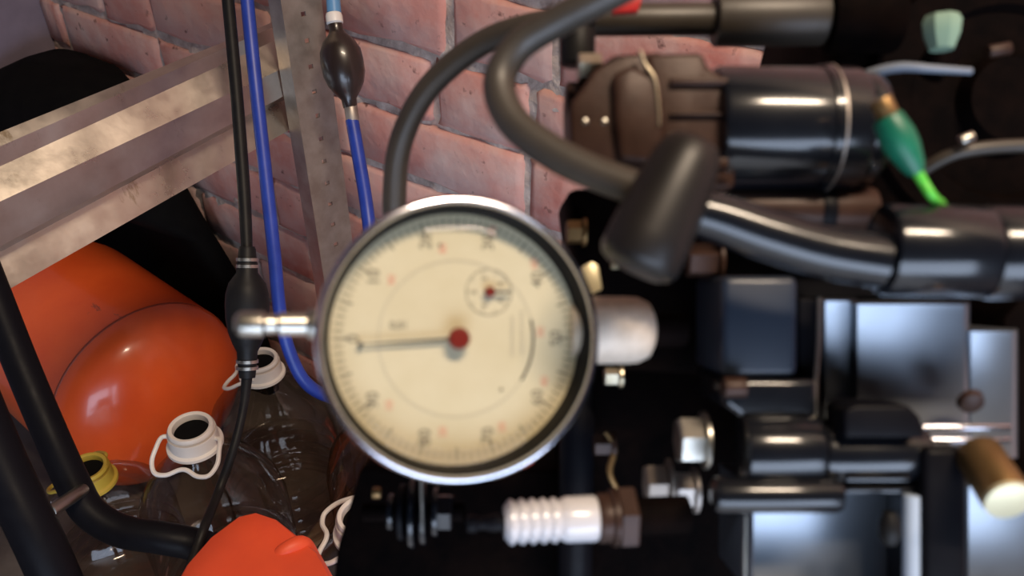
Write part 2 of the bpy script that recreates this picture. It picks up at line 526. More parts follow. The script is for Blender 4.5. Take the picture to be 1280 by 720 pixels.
# ------------------------------------------------------------------ perforated angle post
post = Thing('angle_post', 'upright galvanised angle post with small punched holes beside the beam end', 'post', (-0.64, 0.50, 0.0))
px0, py0 = -0.642, 0.520
def post_flange(name, a, b, m, holes):
    """a, b: plan ends of the flange; a strip of sheet with real holes punched by bridging"""
    a, b = Vector((*a, 0)), Vector((*b, 0))
    d = (b - a); n = Vector((-d.y, d.x, 0)).normalized() * 0.0018
    bm = nb()
    H = 1.35
    if not holes:
        vs = [a, b, b + n, a + n]
        lo = [bm.verts.new(v) for v in vs]; hi = [bm.verts.new(v + Vector((0, 0, H))) for v in vs]
        bm.faces.new(lo[::-1]); bm.faces.new(hi)
        for i in range(4):
            j = (i+1) % 4
            bm.faces.new((lo[i], lo[j], hi[j], hi[i]))
    else:
        step = 0.025; nh = int(H/step)
        u0, u1 = 0.44, 0.56
        for side in (0, 1):
            off = n*side
            def q(u, z): return a + d*u + off + Vector((0, 0, z))
            for k in range(nh):
                z0, z1 = k*step, (k+1)*step
                zc = (z0+z1)/2; hz = 0.0022
                sq = [(0, z0), (1, z0), (1, z1), (0, z1)]
                hole = [(u0, zc-hz), (u1, zc-hz), (u1, zc+hz), (u0, zc+hz)]
                for i in range(4):
                    j = (i+1) % 4
                    bm.faces.new([bm.verts.new(q(*p)) for p in (sq[i], sq[j], hole[j], hole[i])])
                if side == 0:
                    for i in range(4):
                        j = (i+1) % 4
                        bm.faces.new([bm.verts.new(v) for v in (q(*hole[i]), q(*hole[j]), q(*hole[j]) + n, q(*hole[i]) + n)])
        for uu in (0, 1):
            pz = a + d*uu
            bm.faces.new([bm.verts.new(v) for v in (pz, pz + n, pz + n + Vector((0, 0, H)), pz + Vector((0, 0, H)))])
    return mesh_obj(name, bm, m, post, smooth=30)
post_flange('flange', (px0 - 0.006, py0 - 0.031), (px0 + 0.016, py0 - 0.034), M['galv_dull'], False)  # lit side of the angle: brightness put into a lighter steel
post_flange('perforated_flange', (px0 + 0.016, py0 - 0.034), (px0 + 0.022, py0 + 0.008), M['postm'], True)  # same post, its shaded side put into a darker steel colour

bm = nb(); cyl(bm, (-0.70, 0.545, 0), (-0.70, 0.545, 0.56), 0.0085)
tag(mesh_obj('iron_rod', bm, M['blk2']), 'dark upright iron rod just left of the angle post', 'rod')

# ------------------------------------------------------------------ black sack in the dark corner
bm = nb()
lev = [(0.0, -1.345, -0.90, 0.545), (0.04, -1.36, -0.885, 0.535), (0.12, -1.36, -0.90, 0.535), (0.20, -1.36, -0.93, 0.535), (0.28, -1.36, -0.975, 0.53), (0.34, -1.36, -1.0, 0.46), (0.40, -1.36, -1.01, 0.43), (0.45, -1.36, -1.03, 0.435), (0.485, -1.34, -1.07, 0.47), (0.505, -1.30, -1.12, 0.51)]
rings = []
for z, xa, xb, yf in lev:
    z *= 0.93
    cx_, cy_ = (xa+xb)/2, (yf+0.595)/2
    rx, ry = (xb-xa)/2, (0.595-yf)/2
    ring = []
    for k in range(40):
        a = 2*PI*k/40
        sx = math.copysign(abs(math.cos(a))**0.55, math.cos(a)); sy = math.copysign(abs(math.sin(a))**0.55, math.sin(a))
        v = Vector((cx_ + rx*sx, cy_ + ry*sy, z))
        nn = noise.noise(v*14)*0.010
        v.x += nn*(-1 if sx > 0 else 1)*0.8; v.y += abs(nn)*(0.6 if sy < 0 else -0.6)
        ring.append(bm.verts.new(v))
    rings.append(ring)
for A, B in zip(rings, rings[1:]):
    for k in range(40):
        j = (k+1) % 40
        bm.faces.new((A[k], A[j], B[j], B[k]))
bm.faces.new(rings[0]); bm.faces.new(rings[-1])
tag(mesh_obj('black_sack', bm, M['dull_blk'], smooth=60), 'full black sack slumped in the dark wall corner behind the steel beam', 'sack')

# ------------------------------------------------------------------ orange gas cylinder lying along the wall
g = Thing('gas_cylinder', 'orange enamelled gas cylinder lying on its side by the wall', 'gas cylinder', (-1.05, 0.385, 0.0))
r = 0.132
cx = -0.905
bm = nb()
pr = [(0, 0)]
for k in range(1, 9):
    a = (PI/2)*k/8
    pr.append((0.0 + (1 - math.cos(a))*0.075, r*math.sin(a)))
pr += [(0.30, r)]
for k in range(1, 9):
    a = (PI/2)*k/8
    pr.append((0.30 + math.sin(a)*0.07, r*math.cos(a)))
axg = Vector((-1, 0.03, 0.035)).normalized()
g0 = Vector((cx + 0.085, 0.378, 0.135))
lathe(bm, g0, axg, pr, 56)
mesh_obj('tank_body', bm, M['orange'], g, smooth=60)
bm = nb(); lathe(bm, g0, axg, [(0.073, r - 0.001), (0.074, r + 0.0005), (0.0765, r + 0.0006), (0.078, r - 0.001)], 56, closed=True)
mesh_obj('weld_seam', bm, M['seam_col'], g)  # seam in a darker orange than the tank
bm = nb(); cyl(bm, g0 + axg*0.36, g0 + axg*0.41, 0.024); 
mesh_obj('valve_boss', bm, M['brass'], g)

# ------------------------------------------------------------------ large water bottles
BR = 0.074
def bottle(cappos, col_mat, body_mat, label, h=0.33, handle=0.0, group='empty water bottles on the floor', hw=0.84, tilt=Vector((0, 0, 1)), cap=True):
    cp = Vector(cappos)
    a = tilt.normalized()
    base = cp - a*h
    base.z = max(base.z, 0.0)
    o = Thing('water_bottle', label, 'bottle', base, group)
    pr = [(0.004, 0), (0.0, 0.05), (0.008, BR*0.93)]
    z = 0.02
    while z < 0.15:
        pr += [(z, BR), (z+0.008, BR), (z+0.012, BR-0.0035), (z+0.016, BR)]
        z += 0.026
    pr += [(0.19, BR), (0.215, BR), (0.24, BR*0.92), (0.262, BR*0.74), (0.282, BR*0.5), (0.294, 0.029), (0.30, 0.0235), (0.328, 0.0225)]
    bm = nb()
    # open neck: no top cap
    u, v, aa = frame_of(a)
    rings = []
    for t_, rr in pr:
        t2 = t_*h/0.33
        if rr == 0: rings.append([bm.verts.new(base + a*t2)])
        else: rings.append([bm.verts.new(base + a*t2 + (u*math.cos(2*PI*i/40) + v*math.sin(2*PI*i/40))*rr) for i in range(40)])
    for A, B in zip(rings, rings[1:]):
        for i in range(40):
            j = (i+1) % 40
            if len(A) == 1: bm.faces.new((A[0], B[i], B[j]))
            else: bm.faces.new((A[i], A[j], B[j], B[i]))
    mesh_obj('bottle_body', bm, body_mat, o, smooth=70)
    if cap:
        top = cp
        bm = nb()
        lathe(bm, top, a, [(-0.004, 0.0165), (0.0005, 0.0170), (0.0015, 0.0185), (0.0015, 0.0205), (-0.001, 0.0218), (-0.004, 0.0215), (-0.005, 0.0228), (-0.018, 0.0235), (-0.0195, 0.0265), (-0.0225, 0.0268), (-0.0235, 0.0235), (-0.0235, 0.0165)], 48, closed=True)
        mesh_obj('neck_collar', bm, col_mat, o)
        bm = nb(); lathe(bm, top, a, [(-0.006, 0), (-0.006, 0.0172), (-0.0085, 0.0172), (-0.0085, 0)], 32)  # black disc puts the shade of the open neck into colour
        mesh_obj('neck_shade_disc', bm, M['dull_blk'], o)
        # carrying handle: flattened loop hinged at two ears
        bm = nb()
        ca, sa = math.cos(handle), math.sin(handle)
        def hp(x, y, z):
            # x sideways, y forward (handle hangs out), z along the neck
            e1 = (u*ca + v*sa); e2 = (v*ca - u*sa)
            return top + e1*x*hw + e2*y*0.9 + a*z
        pts = [(0.026, 0.002, -0.012), (0.034, 0.006, -0.010), (0.0365, 0.018, -0.014), (0.0375, 0.030, -0.020), (0.031, 0.041, -0.025), (0.018, 0.042, -0.026), (0.006, 0.037, -0.024), (0, 0.036, -0.0235),
               (-0.006, 0.037, -0.024), (-0.018, 0.042, -0.026), (-0.031, 0.041, -0.025), (-0.0375, 0.030, -0.020), (-0.0365, 0.018, -0.014), (-0.034, 0.006, -0.010), (-0.026, 0.002, -0.012)]
        tube(bm, [(hp(*p), 0.0022) for p in pts], seg=8, n=4)
        mesh_obj('handle', bm, col_mat, o)
    return o
def at_z(pxx, pyy, z):
    d = F + R*((pxx-640)/FPX) + U*((360-pyy)/FPX)
    return CAM + d * ((z - CAM.z)/d.z)
def haz(ax_vec, a=Vector((0, 0, 1))):
    """angle that makes the handle's forward direction point along ax_vec"""
    u, v, aa = frame_of(a)
    return math.atan2(-ax_vec.dot(u), ax_vec.dot(v))
toward = Vector((0.35, -0.90, 0)).normalized()
bottle(at_z(238, 534, 0.330), M['white'], M['pet'], 'clear bottle with an open white neck and handle in front of the orange cylinder', handle=haz(Vector((0.50, -0.75, 0)).normalized()))
bottle(at_z(324, 449, 0.272), M['white'], M['pet'], 'clear bottle with a white neck collar behind the hanging black primer bulb', h=0.272, handle=haz(Vector((-0.85, -0.50, 0)).normalized()))
bottle(at_z(452, 644, 0.330), M['white'], M['pet'], 'clear bottle with a white handle half hidden by the engine at lower centre', handle=haz(Vector((-0.75, -0.68, 0)).normalized()))
bottle(at_z(108, 584, 0.225), M['yellow'], M['pet'], 'clear bottle with a yellow neck and handle behind the black tube frame', h=0.225, handle=haz(Vector((-0.9, -0.2, 0)).normalized()))
bottle(at_z(482, 490, 0.315), M['white'], M['petb'], 'dark amber bottle standing behind the round dial gauge', h=0.315, cap=False)

# weathered batten on the floor
bm = nb()
p0, p1 = at_z(380, 690, 0.02), at_z(446, 598, 0.02)
d_ = (p1 - p0).normalized(); s_ = d_.cross(Vector((0, 0, 1)))
box(bm, (p0+p1)/2 - Vector((0, 0, 0.01)), (p1-p0)/2*1.15, s_*0.009, Vector((0, 0, 0.009)), 0.0015)
tag(mesh_obj('wooden_batten', bm, M['wood']), 'thin weathered wooden batten lying on the floor beside the bottles', 'batten')

# ------------------------------------------------------------------ black tube frame, lower left
tf = Thing('tube_frame', 'bent black steel tube frame standing at the lower left', 'frame', at_z(60, 700, 0))
rt = 0.0125
bm = nb()
pts = [P(-60, 235, 0.66), P(-15, 350, 0.655), P(25, 452, 0.655), P(62, 540, 0.65), P(92, 606, 0.65), P(112, 640, 0.65), P(150, 663, 0.65), P(200, 672, 0.65), P(238, 679, 0.655), P(262, 688, 0.67)]
pts.append(pts[-1] + Vector((0.006, 0.004, -0.03))); pts.append(Vector((pts[-1].x, pts[-1].y, 0.0)))
tube(bm, [(p, rt) for p in pts], seg=18, n=6)
mesh_obj('bent_tube', bm, M['blk2'], tf)
bm = nb()
q = [P(-60, 430, 0.56), P(0, 575, 0.56), P(50, 680, 0.56), P(90, 770, 0.57), P(130, 860, 0.60)]
q.append(Vector((q[-1].x, q[-1].y, 0.0)))
tube(bm, [(p, 0.0155) for p in q], seg=18, n=6)
mesh_obj('leg_tube', bm, M['blk2'], tf)
bm = nb(); cyl(bm, P(62, 640, 0.60), P(104, 612, 0.645), 0.005)
mesh_obj('cross_pin', bm, M['steel'], tf)

# ------------------------------------------------------------------ orange canister, bottom
cn = Thing('orange_canister', 'orange plastic fuel canister standing at the bottom edge of the picture', 'canister', at_z(320, 800, 0))
top = 0.395
outl = [(208, 730), (226, 698), (258, 662), (296, 634), (318, 629), (345, 638), (404, 684), (422, 716), (402, 800), (330, 850), (235, 815)]
bm = nb()
ctr = at_z(322, 745, top)
lv = [(0.0, 0.96), (0.006, 1.0), (top-0.035, 1.0), (top-0.018, 0.985), (top-0.006, 0.945), (top, 0.88), (top+0.003, 0.5)]
rings = []
for z, kf in lv:
    rings.append([])
    for q in outl:
        v = at_z(q[0], q[1], top); v = ctr + (v - ctr)*kf
        rings[-1].append(bm.verts.new((v.x, v.y, z)))
for A, B in zip(rings, rings[1:]):
    for k_ in range(len(A)):
        j_ = (k_+1) % len(A)
        bm.faces.new((A[k_], A[j_], B[j_], B[k_]))
bm.faces.new(rings[0]); bm.faces.new(rings[-1])
mesh_obj('canister_body', bm, M['orangep'], cn, smooth=50)
bm = nb()
h0, h1 = at_z(340, 704, top - 0.006), at_z(386, 680, top - 0.006)
tube(bm, [(h0 + Vector((0, 0, -0.02)), 0.007), (h0.lerp(h1, 0.2) + Vector((0, 0, 0.003)), 0.006), (h0.lerp(h1, 0.8) + Vector((0, 0, 0.003)), 0.007), (h1 + Vector((0, 0, -0.02)), 0.007)], seg=12)
mesh_obj('moulded_ridge', bm, M['orangep'], cn)
f0 = at_z(300, 775, top)
bm = nb(); lathe(bm, f0 + Vector((0, 0, -0.002)), Vector((0, 0, 1)), [(0, 0), (0, 0.022), (0.012, 0.0225), (0.016, 0.020), (0.016, 0)], 24)
mesh_obj('filler_cap', bm, M['blk2'], cn)

# ------------------------------------------------------------------ hanging hoses with primer bulbs
ph = Thing('black_primer_hose', 'thin black fuel hose with a black primer bulb hanging before the dial stem', 'hose', P(308, 400, 0.70))
D1 = 0.70
bm = nb()
tube(bm, [(P(278, -60, 0.735), px(8, D1)), (P(285, 0, 0.73), px(8, D1)), (P(296, 120, 0.72), px(8, D1)), (P(305, 240, 0.71), px(8, D1)), (P(309, 318, D1), px(7, D1))])
mesh_obj('upper_hose', bm, M['rub'], ph)
def bulb(parent, a, b, r, m, mring, neck=0.45, seg=28):
    a, b = Vector(a), Vector(b); L = (b-a).length
    bm = nb()
    lathe(bm, a, b-a, [(0, 0), (0, r*neck*0.75), (L*.02, r*neck*0.9), (L*.11, r*neck), (L*.13, r*neck*1.1), (L*.20, r*neck*1.15), (L*.28, r*0.84), (L*.36, r*.97), (L*.45, r), (L*.55, r*.97), (L*.65, r*.86), (L*.74, r*.66), (L*.80, r*neck*1.1), (L*.90, r*neck), (L, r*neck*0.85), (L, 0)], seg)
    ob = mesh_obj('primer_bulb', bm, m, parent)
    for t_, k_ in ((0.10, 0), (0.15, 0), (0.875, 0), (0.925, 0)):
        bm = nb()
        lathe(bm, a + (b-a)*t_, b-a, [(-L*.012, r*neck), (-L*.012, r*neck*1.18), (L*.012, r*neck*1.18), (L*.012, r*neck)], seg, closed=True)
        mesh_obj('clamp_ring', bm, mring, ob)
    return ob
bulb(ph, P(309, 308, D1), P(309, 472, D1 + 0.005), px(27, D1), M['rub'], M['steel'], 0.43)
bm = nb(); cyl(bm, P(309, 312, D1), P(309, 326, D1), px(8, D1)); mesh_obj('hose_fitting', bm, M['steel'], ph)
bm = nb()
tube(bm, [(P(309, 468, 0.705), px(7, D1)), (P(304, 510, 0.70), px(5.5, D1)), (P(292, 560, 0.69), px(5.5, D1)), (P(273, 615, 0.68), px(5.5, D1)), (P(257, 655, 0.64), px(5.5, D1)), (P(247, 682, 0.628), px(5.5, D1)), (P(236, 712, 0.615), px(5.5, D1)), (P(215, 760, 0.60), px(5.5, D1))])
mesh_obj('lower_hose', bm, M['rub'], ph)

bm = nb()
D2 = 0.74
tube(bm, [(P(305, -60, .755), px(8.5, D2)), (P(309, 0, .75), px(8.5, D2)), (P(319, 100, .745), px(8.5, D2)), (P(330, 200, .745), px(8.5, D2)), (P(342, 310, .745), px(8.5, D2)), (P(350, 390, .75), px(8.5, D2)), (P(362, 440, .76), px(8.5, D2)), (P(382, 478, .77), px(8.5, D2)), (P(415, 497, .79), px(8.5, D2)), (P(470, 505, .81), px(8.5, D2)), (P(520, 490, .82), px(8.5, D2)), (P(545, 440, .82), px(8.5, D2))], n=8)
tag(mesh_obj('blue_hose', bm, M['blue'], smooth=60), 'long blue hose hanging in front of the steel beam and looping right', 'hose')

bh = Thing('blue_primer_hose', 'blue hose with a dark brown primer bulb hanging right of the angle post', 'hose', P(430, 120, 0.80))
D3 = 0.775
bm = nb(); tube(bm, [(P(413, -60, D3), px(8, D3)), (P(415, -20, D3), px(8.5, D3)), (P(418, 20, D3), px(9, D3))]); mesh_obj('upper_hose', bm, M['ltblue'], bh)
bm = nb(); lathe(bm, P(417, 17, D3), P(419, 32, D3) - P(417, 17, D3), [(0, 0), (0, px(9.5, D3)), (px(3, D3), px(10.5, D3)), (px(12, D3), px(10.5, D3)), (px(14, D3), px(8, D3)), (px(14, D3), 0)], 24); mesh_obj('white_ring', bm, M['white'], bh)
bm = nb()
a_, b_ = P(419, 30, D3), P(438, 134, D3 + 0.01)
L_ = (b_-a_).length; rr_ = px(27, D3)
lathe(bm, a_, b_-a_, [(0, 0), (0, rr_*.33), (L_*.08, rr_*.33), (L_*.12, rr_*.42), (L_*.2, rr_*.72), (L_*.32, rr_*.95), (L_*.45, rr_), (L_*.6, rr_*.98), (L_*.72, rr_*.84), (L_*.82, rr_*.6), (L_*.9, rr_*.36), (L_, rr_*.33), (L_, 0)], 32)
mesh_obj('primer_bulb', bm, mat('brown_bulb', (0.022, 0.014, 0.012), 0.32, coat=0.3), bh)
bm = nb(); cyl(bm, P(438, 130, .785), P(441, 152, .785), px(8.5, D3)); mesh_obj('hose_fitting', bm, M['galv_dull'], bh)
bm = nb(); tube(bm, [(P(440, 150, .785), px(8.5, D3)), (P(448, 195, .785), px(8.5, D3)), (P(458, 255, .785), px(8.5, D3)), (P(464, 310, .78), px(8.5, D3)), (P(470, 400, .78), px(8.5, D3))]); mesh_obj('lower_hose', bm, M['blue'], bh)

# ------------------------------------------------------------------ dial indicator
GD = 0.1785
gc = P(578, 423.5, GD)
yaw = math.radians(-12)
gz = (-F*math.cos(yaw) - R*math.sin(yaw)).normalized()     # face normal, turned slightly to the left
gz = (gz + U*0.05).normalized()
gx = (R - gz*R.dot(gz)).normalized()
gy = gz.cross(gx).normalized()
gr = px(182.5, GD)
k1 = gr/174.0                                               # one unit of the drawing
def G(x, y, z=0.0): return gc + gx*(x*k1) + gy*(y*k1) + gz*z
di = Thing('dial_indicator', 'round dial indicator with a cream face and chrome rim in the middle', 'gauge', gc - gz*0.02)
# units along the normal (m): bezel front 0, face -0.0055, case back -0.026
bm = nb(); lathe(bm, gc, gz, [(-0.026, 0), (-0.026, gr*0.86), (-0.0245, gr*0.895), (-0.009, gr*0.90), (-0.009, 0)], 72)
mesh_obj('case', bm, M['blk'], di)
bm = nb()
lathe(bm, gc, gz, [(-0.0098, gr*0.90), (-0.0098, gr*0.985), (-0.0085, gr), (-0.0032, gr), (-0.0016, gr*0.994), (-0.0006, gr*0.984), (-0.0001, gr*0.972), (0.0, gr*0.960), (-0.0003, gr*0.948), (-0.0009, gr*0.938), (-0.0018, gr*0.932), (-0.0016, gr*0.945), (-0.009, gr*0.945), (-0.009, gr*0.90)], 96, closed=True)
mesh_obj('bezel', bm, M['chrome'], di)
bm = nb(); lathe(bm, gc, gz, [(-0.0014, gr*0.929), (-0.0026, gr*0.918), (-0.0085, gr*0.893), (-0.0085, gr*0.944), (-0.0014, gr*0.944)], 96, closed=True)
mesh_obj('inner_rim', bm, M['blk2'], di)
FZ = -0.0078
bm = nb(); lathe(bm, gc, gz, [(FZ - 0.001, 0), (FZ - 0.001, gr*0.895), (FZ, gr*0.895), (FZ, 0)], 96)
dface = mesh_obj('dial_face', bm, M['face'], di)
bm = nb()
for i in range(100):
    a = 2*PI*i/100
    ln = 20 if i % 10 == 0 else (16 if i % 5 == 0 else 12)
    wd = 0.8 if i % 5 else 1.1
    r0, r1 = 151, 151 - ln
    c_, s__ = math.cos(a), math.sin(a)
    q = [bm.verts.new(G(c_*rr - s__*ww, s__*rr + c_*ww, FZ + 0.00006)) for rr, ww in ((r0, -wd), (r0, wd), (r1, wd), (r1, -wd))]
    bm.faces.new(q)
mesh_obj('scale_ticks', bm, M['ink'], dface, smooth=0)
def arc(r, a0, a1, wd, m, name, z=0.00008, cxy=(0, 0), n=60):
    bm = nb(); pr = None
    for i in range(n+1):
        a = math.radians(a0 + (a1-a0)*i/n)
        v0 = bm.verts.new(G(cxy[0] + math.cos(a)*(r-wd), cxy[1] + math.sin(a)*(r-wd), FZ + z)); v1 = bm.verts.new(G(cxy[0] + math.cos(a)*(r+wd), cxy[1] + math.sin(a)*(r+wd), FZ + z))
        if pr: bm.faces.new((pr[0], pr[1], v1, v0))
        pr = (v0, v1)
    return mesh_obj(name, bm, m, dface, smooth=0)
arc(97, 0, 360, 0.9, M['groove'], 'inner_circle', n=96)
arc(97, -33, 14, 1.6, M['ink'], 'range_arc', z=0.0001)
arc(29, 0, 360, 0.7, M['inkg'], 'small_dial_circle', cxy=(40, 58))
bm = nb()
for i in range(10):
    a = 2*PI*i/10; c_, s__ = math.cos(a), math.sin(a)
    bm.faces.new([bm.verts.new(G(40 + c_*rr - s__*ww, 58 + s__*rr + c_*ww, FZ + 0.00007)) for rr, ww in ((29, -.6), (29, .6), (23, .6), (23, -.6))])
mesh_obj('small_dial_ticks', bm, M['inkg'], dface, smooth=0)
def text(s, x, y, size, m, rot=PI/2, name='numeral', z=0.00008):
    cu = bpy.data.curves.new(name, 'FONT'); cu.body = s; cu.size = size*k1
    cu.align_x = 'CENTER'; cu.align_y = 'CENTER'; cu.offset = 0.35*k1; cu.resolution_u = 3
    tmp = bpy.data.objects.new('tmp', cu); S.collection.objects.link(tmp)
    dg = bpy.context.evaluated_depsgraph_get(); dg.update()
    me = bpy.data.meshes.new_from_object(tmp.evaluated_get(dg))
    bpy.data.objects.remove(tmp); bpy.data.curves.remove(cu)
    bm = nb(); bm.from_mesh(me); bpy.data.meshes.remove(me)
    cr_, sr_ = math.cos(rot), math.sin(rot)
    for v in bm.verts:
        vx, vy = v.co.x, v.co.y
        v.co = G(x, y, FZ + z) + gx*(vx*cr_ - vy*sr_) + gy*(vx*sr_ + vy*cr_)
    return mesh_obj(name, bm, m, dface, smooth=0)
redoff = {0: (22, 6), 10: (22, -3), 20: (21, -9), 30: (6, 14), 40: (-4, 20), 50: (-20, 8), 60: (9, 20), 70: (18, 10), 80: (22, 6), 90: (20, -7)}
for i in range(10):
    a = PI - i*2*PI/10
    x, y = math.cos(a)*127, math.sin(a)*127
    text(str(i*10), x, y, 21, M['inkg'])
    if i:
        ox, oy = redoff[i*10]
        text(str(100 - i*10), x + ox, y + oy, 13, M['redink'], name='red_numeral')
for i in (0, 2, 4, 6, 8):
    a = PI - i*2*PI/10
    text(str(i), 40 + math.cos(a)*18, 58 + math.sin(a)*18, 9, M['inkg'], name='small_numeral')
text('0,01', -72, 16, 13, M['inkg'], rot=0, name='small_print')
# worn small print: short strokes running up the face
bm = nb()
rt_ = random.Random(5)
for col_x, y0, y1 in ((70, -22, 28), (82, -20, 32)):
    y = y0
    while y < y1:
        l = rt_.uniform(2, 4.5)
        bm.faces.new([bm.verts.new(G(xx, yy, FZ + 0.00008)) for xx, yy in ((col_x-2.4, y), (col_x+2.4, y), (col_x+2.4, y+l), (col_x-2.4, y+l))])
        y += l + rt_.uniform(1.2, 2.2)
mesh_obj('worn_print', bm, M['groove'], dface, smooth=0)
bm = nb(); lathe(bm, G(-22, 116, FZ), gz, [(0, 0), (0, k1*2), (0.0003, k1*1.6), (0.0003, 0)], 12); mesh_obj('face_pin', bm, M['ink'], dface)
bm = nb(); lathe(bm, G(56, -64, FZ), gz, [(0, 0), (0, k1*2), (0.0003, k1*1.6), (0.0003, 0)], 12); mesh_obj('face_pin', bm, M['ink'], dface)
# hands
HZ = -0.0064
na = PI + math.radians(3.5)
dx, dy = math.cos(na), math.sin(na)
bm = nb()
def hand(bm, c, ang, segs, z, th=0.00025):
    ux, uy = math.cos(ang), math.sin(ang)
    for (r0, w0, r1, w1) in segs:
        A = []
        for zz in (z, z + th):
            A.append([bm.verts.new(G(c[0] + ux*rr - uy*ww, c[1] + uy*rr + ux*ww, zz)) for rr, ww in ((r0, -w0), (r0, w0), (r1, w1), (r1, -w1))])
        bm.faces.new(A[0]); bm.faces.new(A[1])
        for i in range(4):
            j = (i+1) % 4
            bm.faces.new((A[0][i], A[0][j], A[1][j], A[1][i]))
hand(bm, (0, 0), na, [(0, 2.2, 75, 1.6), (75, 1.6, 120, 0.9), (-14, 2.6, 0, 2.2)], HZ)
lathe(bm, G(dx*119, dy*119, HZ), gz, [(0, 0), (0, k1*3.6), (0.0003, k1*3.6), (0.0003, 0)], 14)
mesh_obj('needle', bm, M['ink'], di)
bm = nb(); lathe(bm, G(0, 0, FZ), gz, [(0, 0), (0, k1*5), (0.0026, k1*5), (0.0026, k1*13.5), (0.0036, k1*13.5), (0.0042, k1*11), (0.0043, 0)], 36); mesh_obj('needle_hub', bm, M['hub'], di)
bm = nb(); hand(bm, (40, 58), 0.0, [(0, 2.2, 27, 1.5), (-8, 2, 0, 2.2)], -0.0062); mesh_obj('small_needle', bm, M['ink'], di)
bm = nb(); lathe(bm, G(40, 58, FZ), gz, [(0, 0), (0, k1*6.5), (0.0017, k1*6.5), (0.0019, k1*5), (0.0019, 0)], 24); mesh_obj('small_hub', bm, M['hub'], di)
# watch crystal, slightly domed
bm = nb()
lathe(bm, gc, gz, [(-0.0022, gr*0.92), (-0.0014, gr*0.90), (-0.0006, gr*0.7), (-0.0002, gr*0.35), (0, 0)], 72)
for f in [f for f in bm.faces if len(f.verts) > 4]: bm.faces.remove(f)
mesh_obj('crystal', bm, M['crystal'], di, smooth=80)
# plunger end with cap on the left, mounting sleeve on the right
sd = gc - gz*0.013
k0 = px(1, GD)
def Q(x, y=18.5): return sd + gx*((x-571)*k0) + gy*(y*k0)
bm = nb()
kk = k0
lathe(bm, Q(290), gx, [(0, 0), (0, kk*9), (kk*3, kk*14), (kk*8, kk*16.5), (kk*35, kk*16.5), (kk*39, kk*13), (kk*52, kk*12.5), (kk*56, kk*15.5), (kk*120, kk*15.5), (kk*120, 0)], 32)
mesh_obj('plunger_cap', bm, M['steel'], di)
bm = nb(); lathe(bm, Q(380), gx, [(0, 0), (0, kk*19), (kk*3, kk*21), (kk*20, kk*21), (kk*24, kk*18), (kk*42, kk*18), (kk*42, 0)], 32)
mesh_obj('stem_collar', bm, M['steel'], di)
bm = nb(); lathe(bm, Q(725, 11), gx, [(0, 0), (0, kk*46), (kk*86, kk*47), (kk*104, kk*46), (kk*117, kk*40), (kk*123, kk*30), (kk*123, 0)], 40)
mesh_obj('mounting_sleeve', bm, M['alu'], di)
bm = nb(); cyl(bm, Q(845, 11), Q(900, 11), kk*24); mesh_obj('measuring_stem', bm, M['blk3'], di)
bm = nb(); cyl(bm, G(88, -145, -0.016), G(96, -166, -0.016), k1*14); mesh_obj('rim_knob', bm, M['red'], di)

# ------------------------------------------------------------------ engine
en = Thing('engine', 'glossy black engine with bolts and round housings filling the right half', 'engine', P(1000, 780, 0.28))
def part(name, m, bm, parent=None, smooth=35): return mesh_obj(name, bm, m, parent or en, smooth=smooth)
def hcyl(name, m, x0, x1, y, r, d, r2=None, y2=None, bev=None, seg=40, parent=None):
    """cylinder lying left to right: ends, axis height, radius in drawing units at real distance d"""
    bm = nb(); cyl(bm, P(x0, y, d), P(x1, y if y2 is None else y2, d), px(r, d), None if bev is None else px(bev, d), seg, None if r2 is None else px(r2, d))
    return part(name, m, bm, parent)
# main castings (deep, dark)
bm = nb(); prism(bm, [(735, 345), (900, 330), (1450, 330), (1450, 900), (700, 900), (706, 560), (722, 440)], 0.262, 0.10, 0.004); part('cylinder_block', M['blk3'], bm)
bm = nb(); prism(bm, [(450, 585), (700, 588), (740, 600), (740, 900), (398, 900), (420, 690)], 0.275, 0.07, 0.002); part('lower_casting', M['blk3'], bm)
bm = nb(); prism(bm, [(1022, 100), (1050, 55), (1085, -80), (1500, -80), (1500, 345), (1090, 345), (1060, 300)], 0.245, 0.10, 0.004); part('flywheel_housing', M['blk3'], bm)
bm = nb(); prism(bm, [(708, 235), (765, 235), (905, 240), (905, 470), (745, 465), (722, 345)], 0.236, 0.05, 0.003); part('manifold', M['blk3'], bm)
bm = nb(); lathe(bm, P(1250, 130, .246), -F, [(0, 0), (0, px(175, .246)), (0.004, px(168, .246)), (0.004, px(120, .246)), (0.0015, px(114, .246)), (0.0015, px(60, .246)), (0.007, px(52, .246)), (0.007, 0)], 64)
part('flywheel_cover', M['blk3'], bm)
# upper left mounting flange of the starter
SD = 0.200
bm = nb(); prism(bm, [(726, 112), (742, 88), (768, 68), (828, 64), (834, 82), (846, 100), (858, 150), (850, 238), (770, 226), (714, 205), (712, 130)], 0.192, 0.016, 0.0011, 3); part('gear_case', M['brown'], bm)
bm = nb(); prism(bm, [(806, 66), (880, 64), (886, 84), (905, 92), (920, 160), (920, 236), (850, 240), (835, 220)], 0.190, 0.022, 0.0016, 3); part('end_frame', M['brown'], bm)
for yy, hh in ((96, 10), (140, 4), (196, 14)):
    bm = nb(); pbox(bm, 838, yy, 912, yy + hh, .1885, .006, .0006, 3); part('casting_ridge', M['brown'], bm)
bm = nb(); prism(bm, [(765, 92), (790, 80), (822, 96), (834, 150), (828, 205), (775, 200), (768, 150)], 0.189, 0.006, 0.0016, 3); part('raised_boss', M['brown'], bm)
bm = nb(); tube(bm, [(P(800, 64, .189), px(3, .19)), (P(806, 80, .189), px(3, .19)), (P(818, 100, .189), px(3.5, .19)), (P(823, 135, .189), px(3, .19)), (P(824, 158, .189), px(2.5, .19))]); part('casting_rib', M['zinc'], bm)
st = hcyl('starter_body', M['blk'], 888, 1068, 161, 76, SD, bev=8)
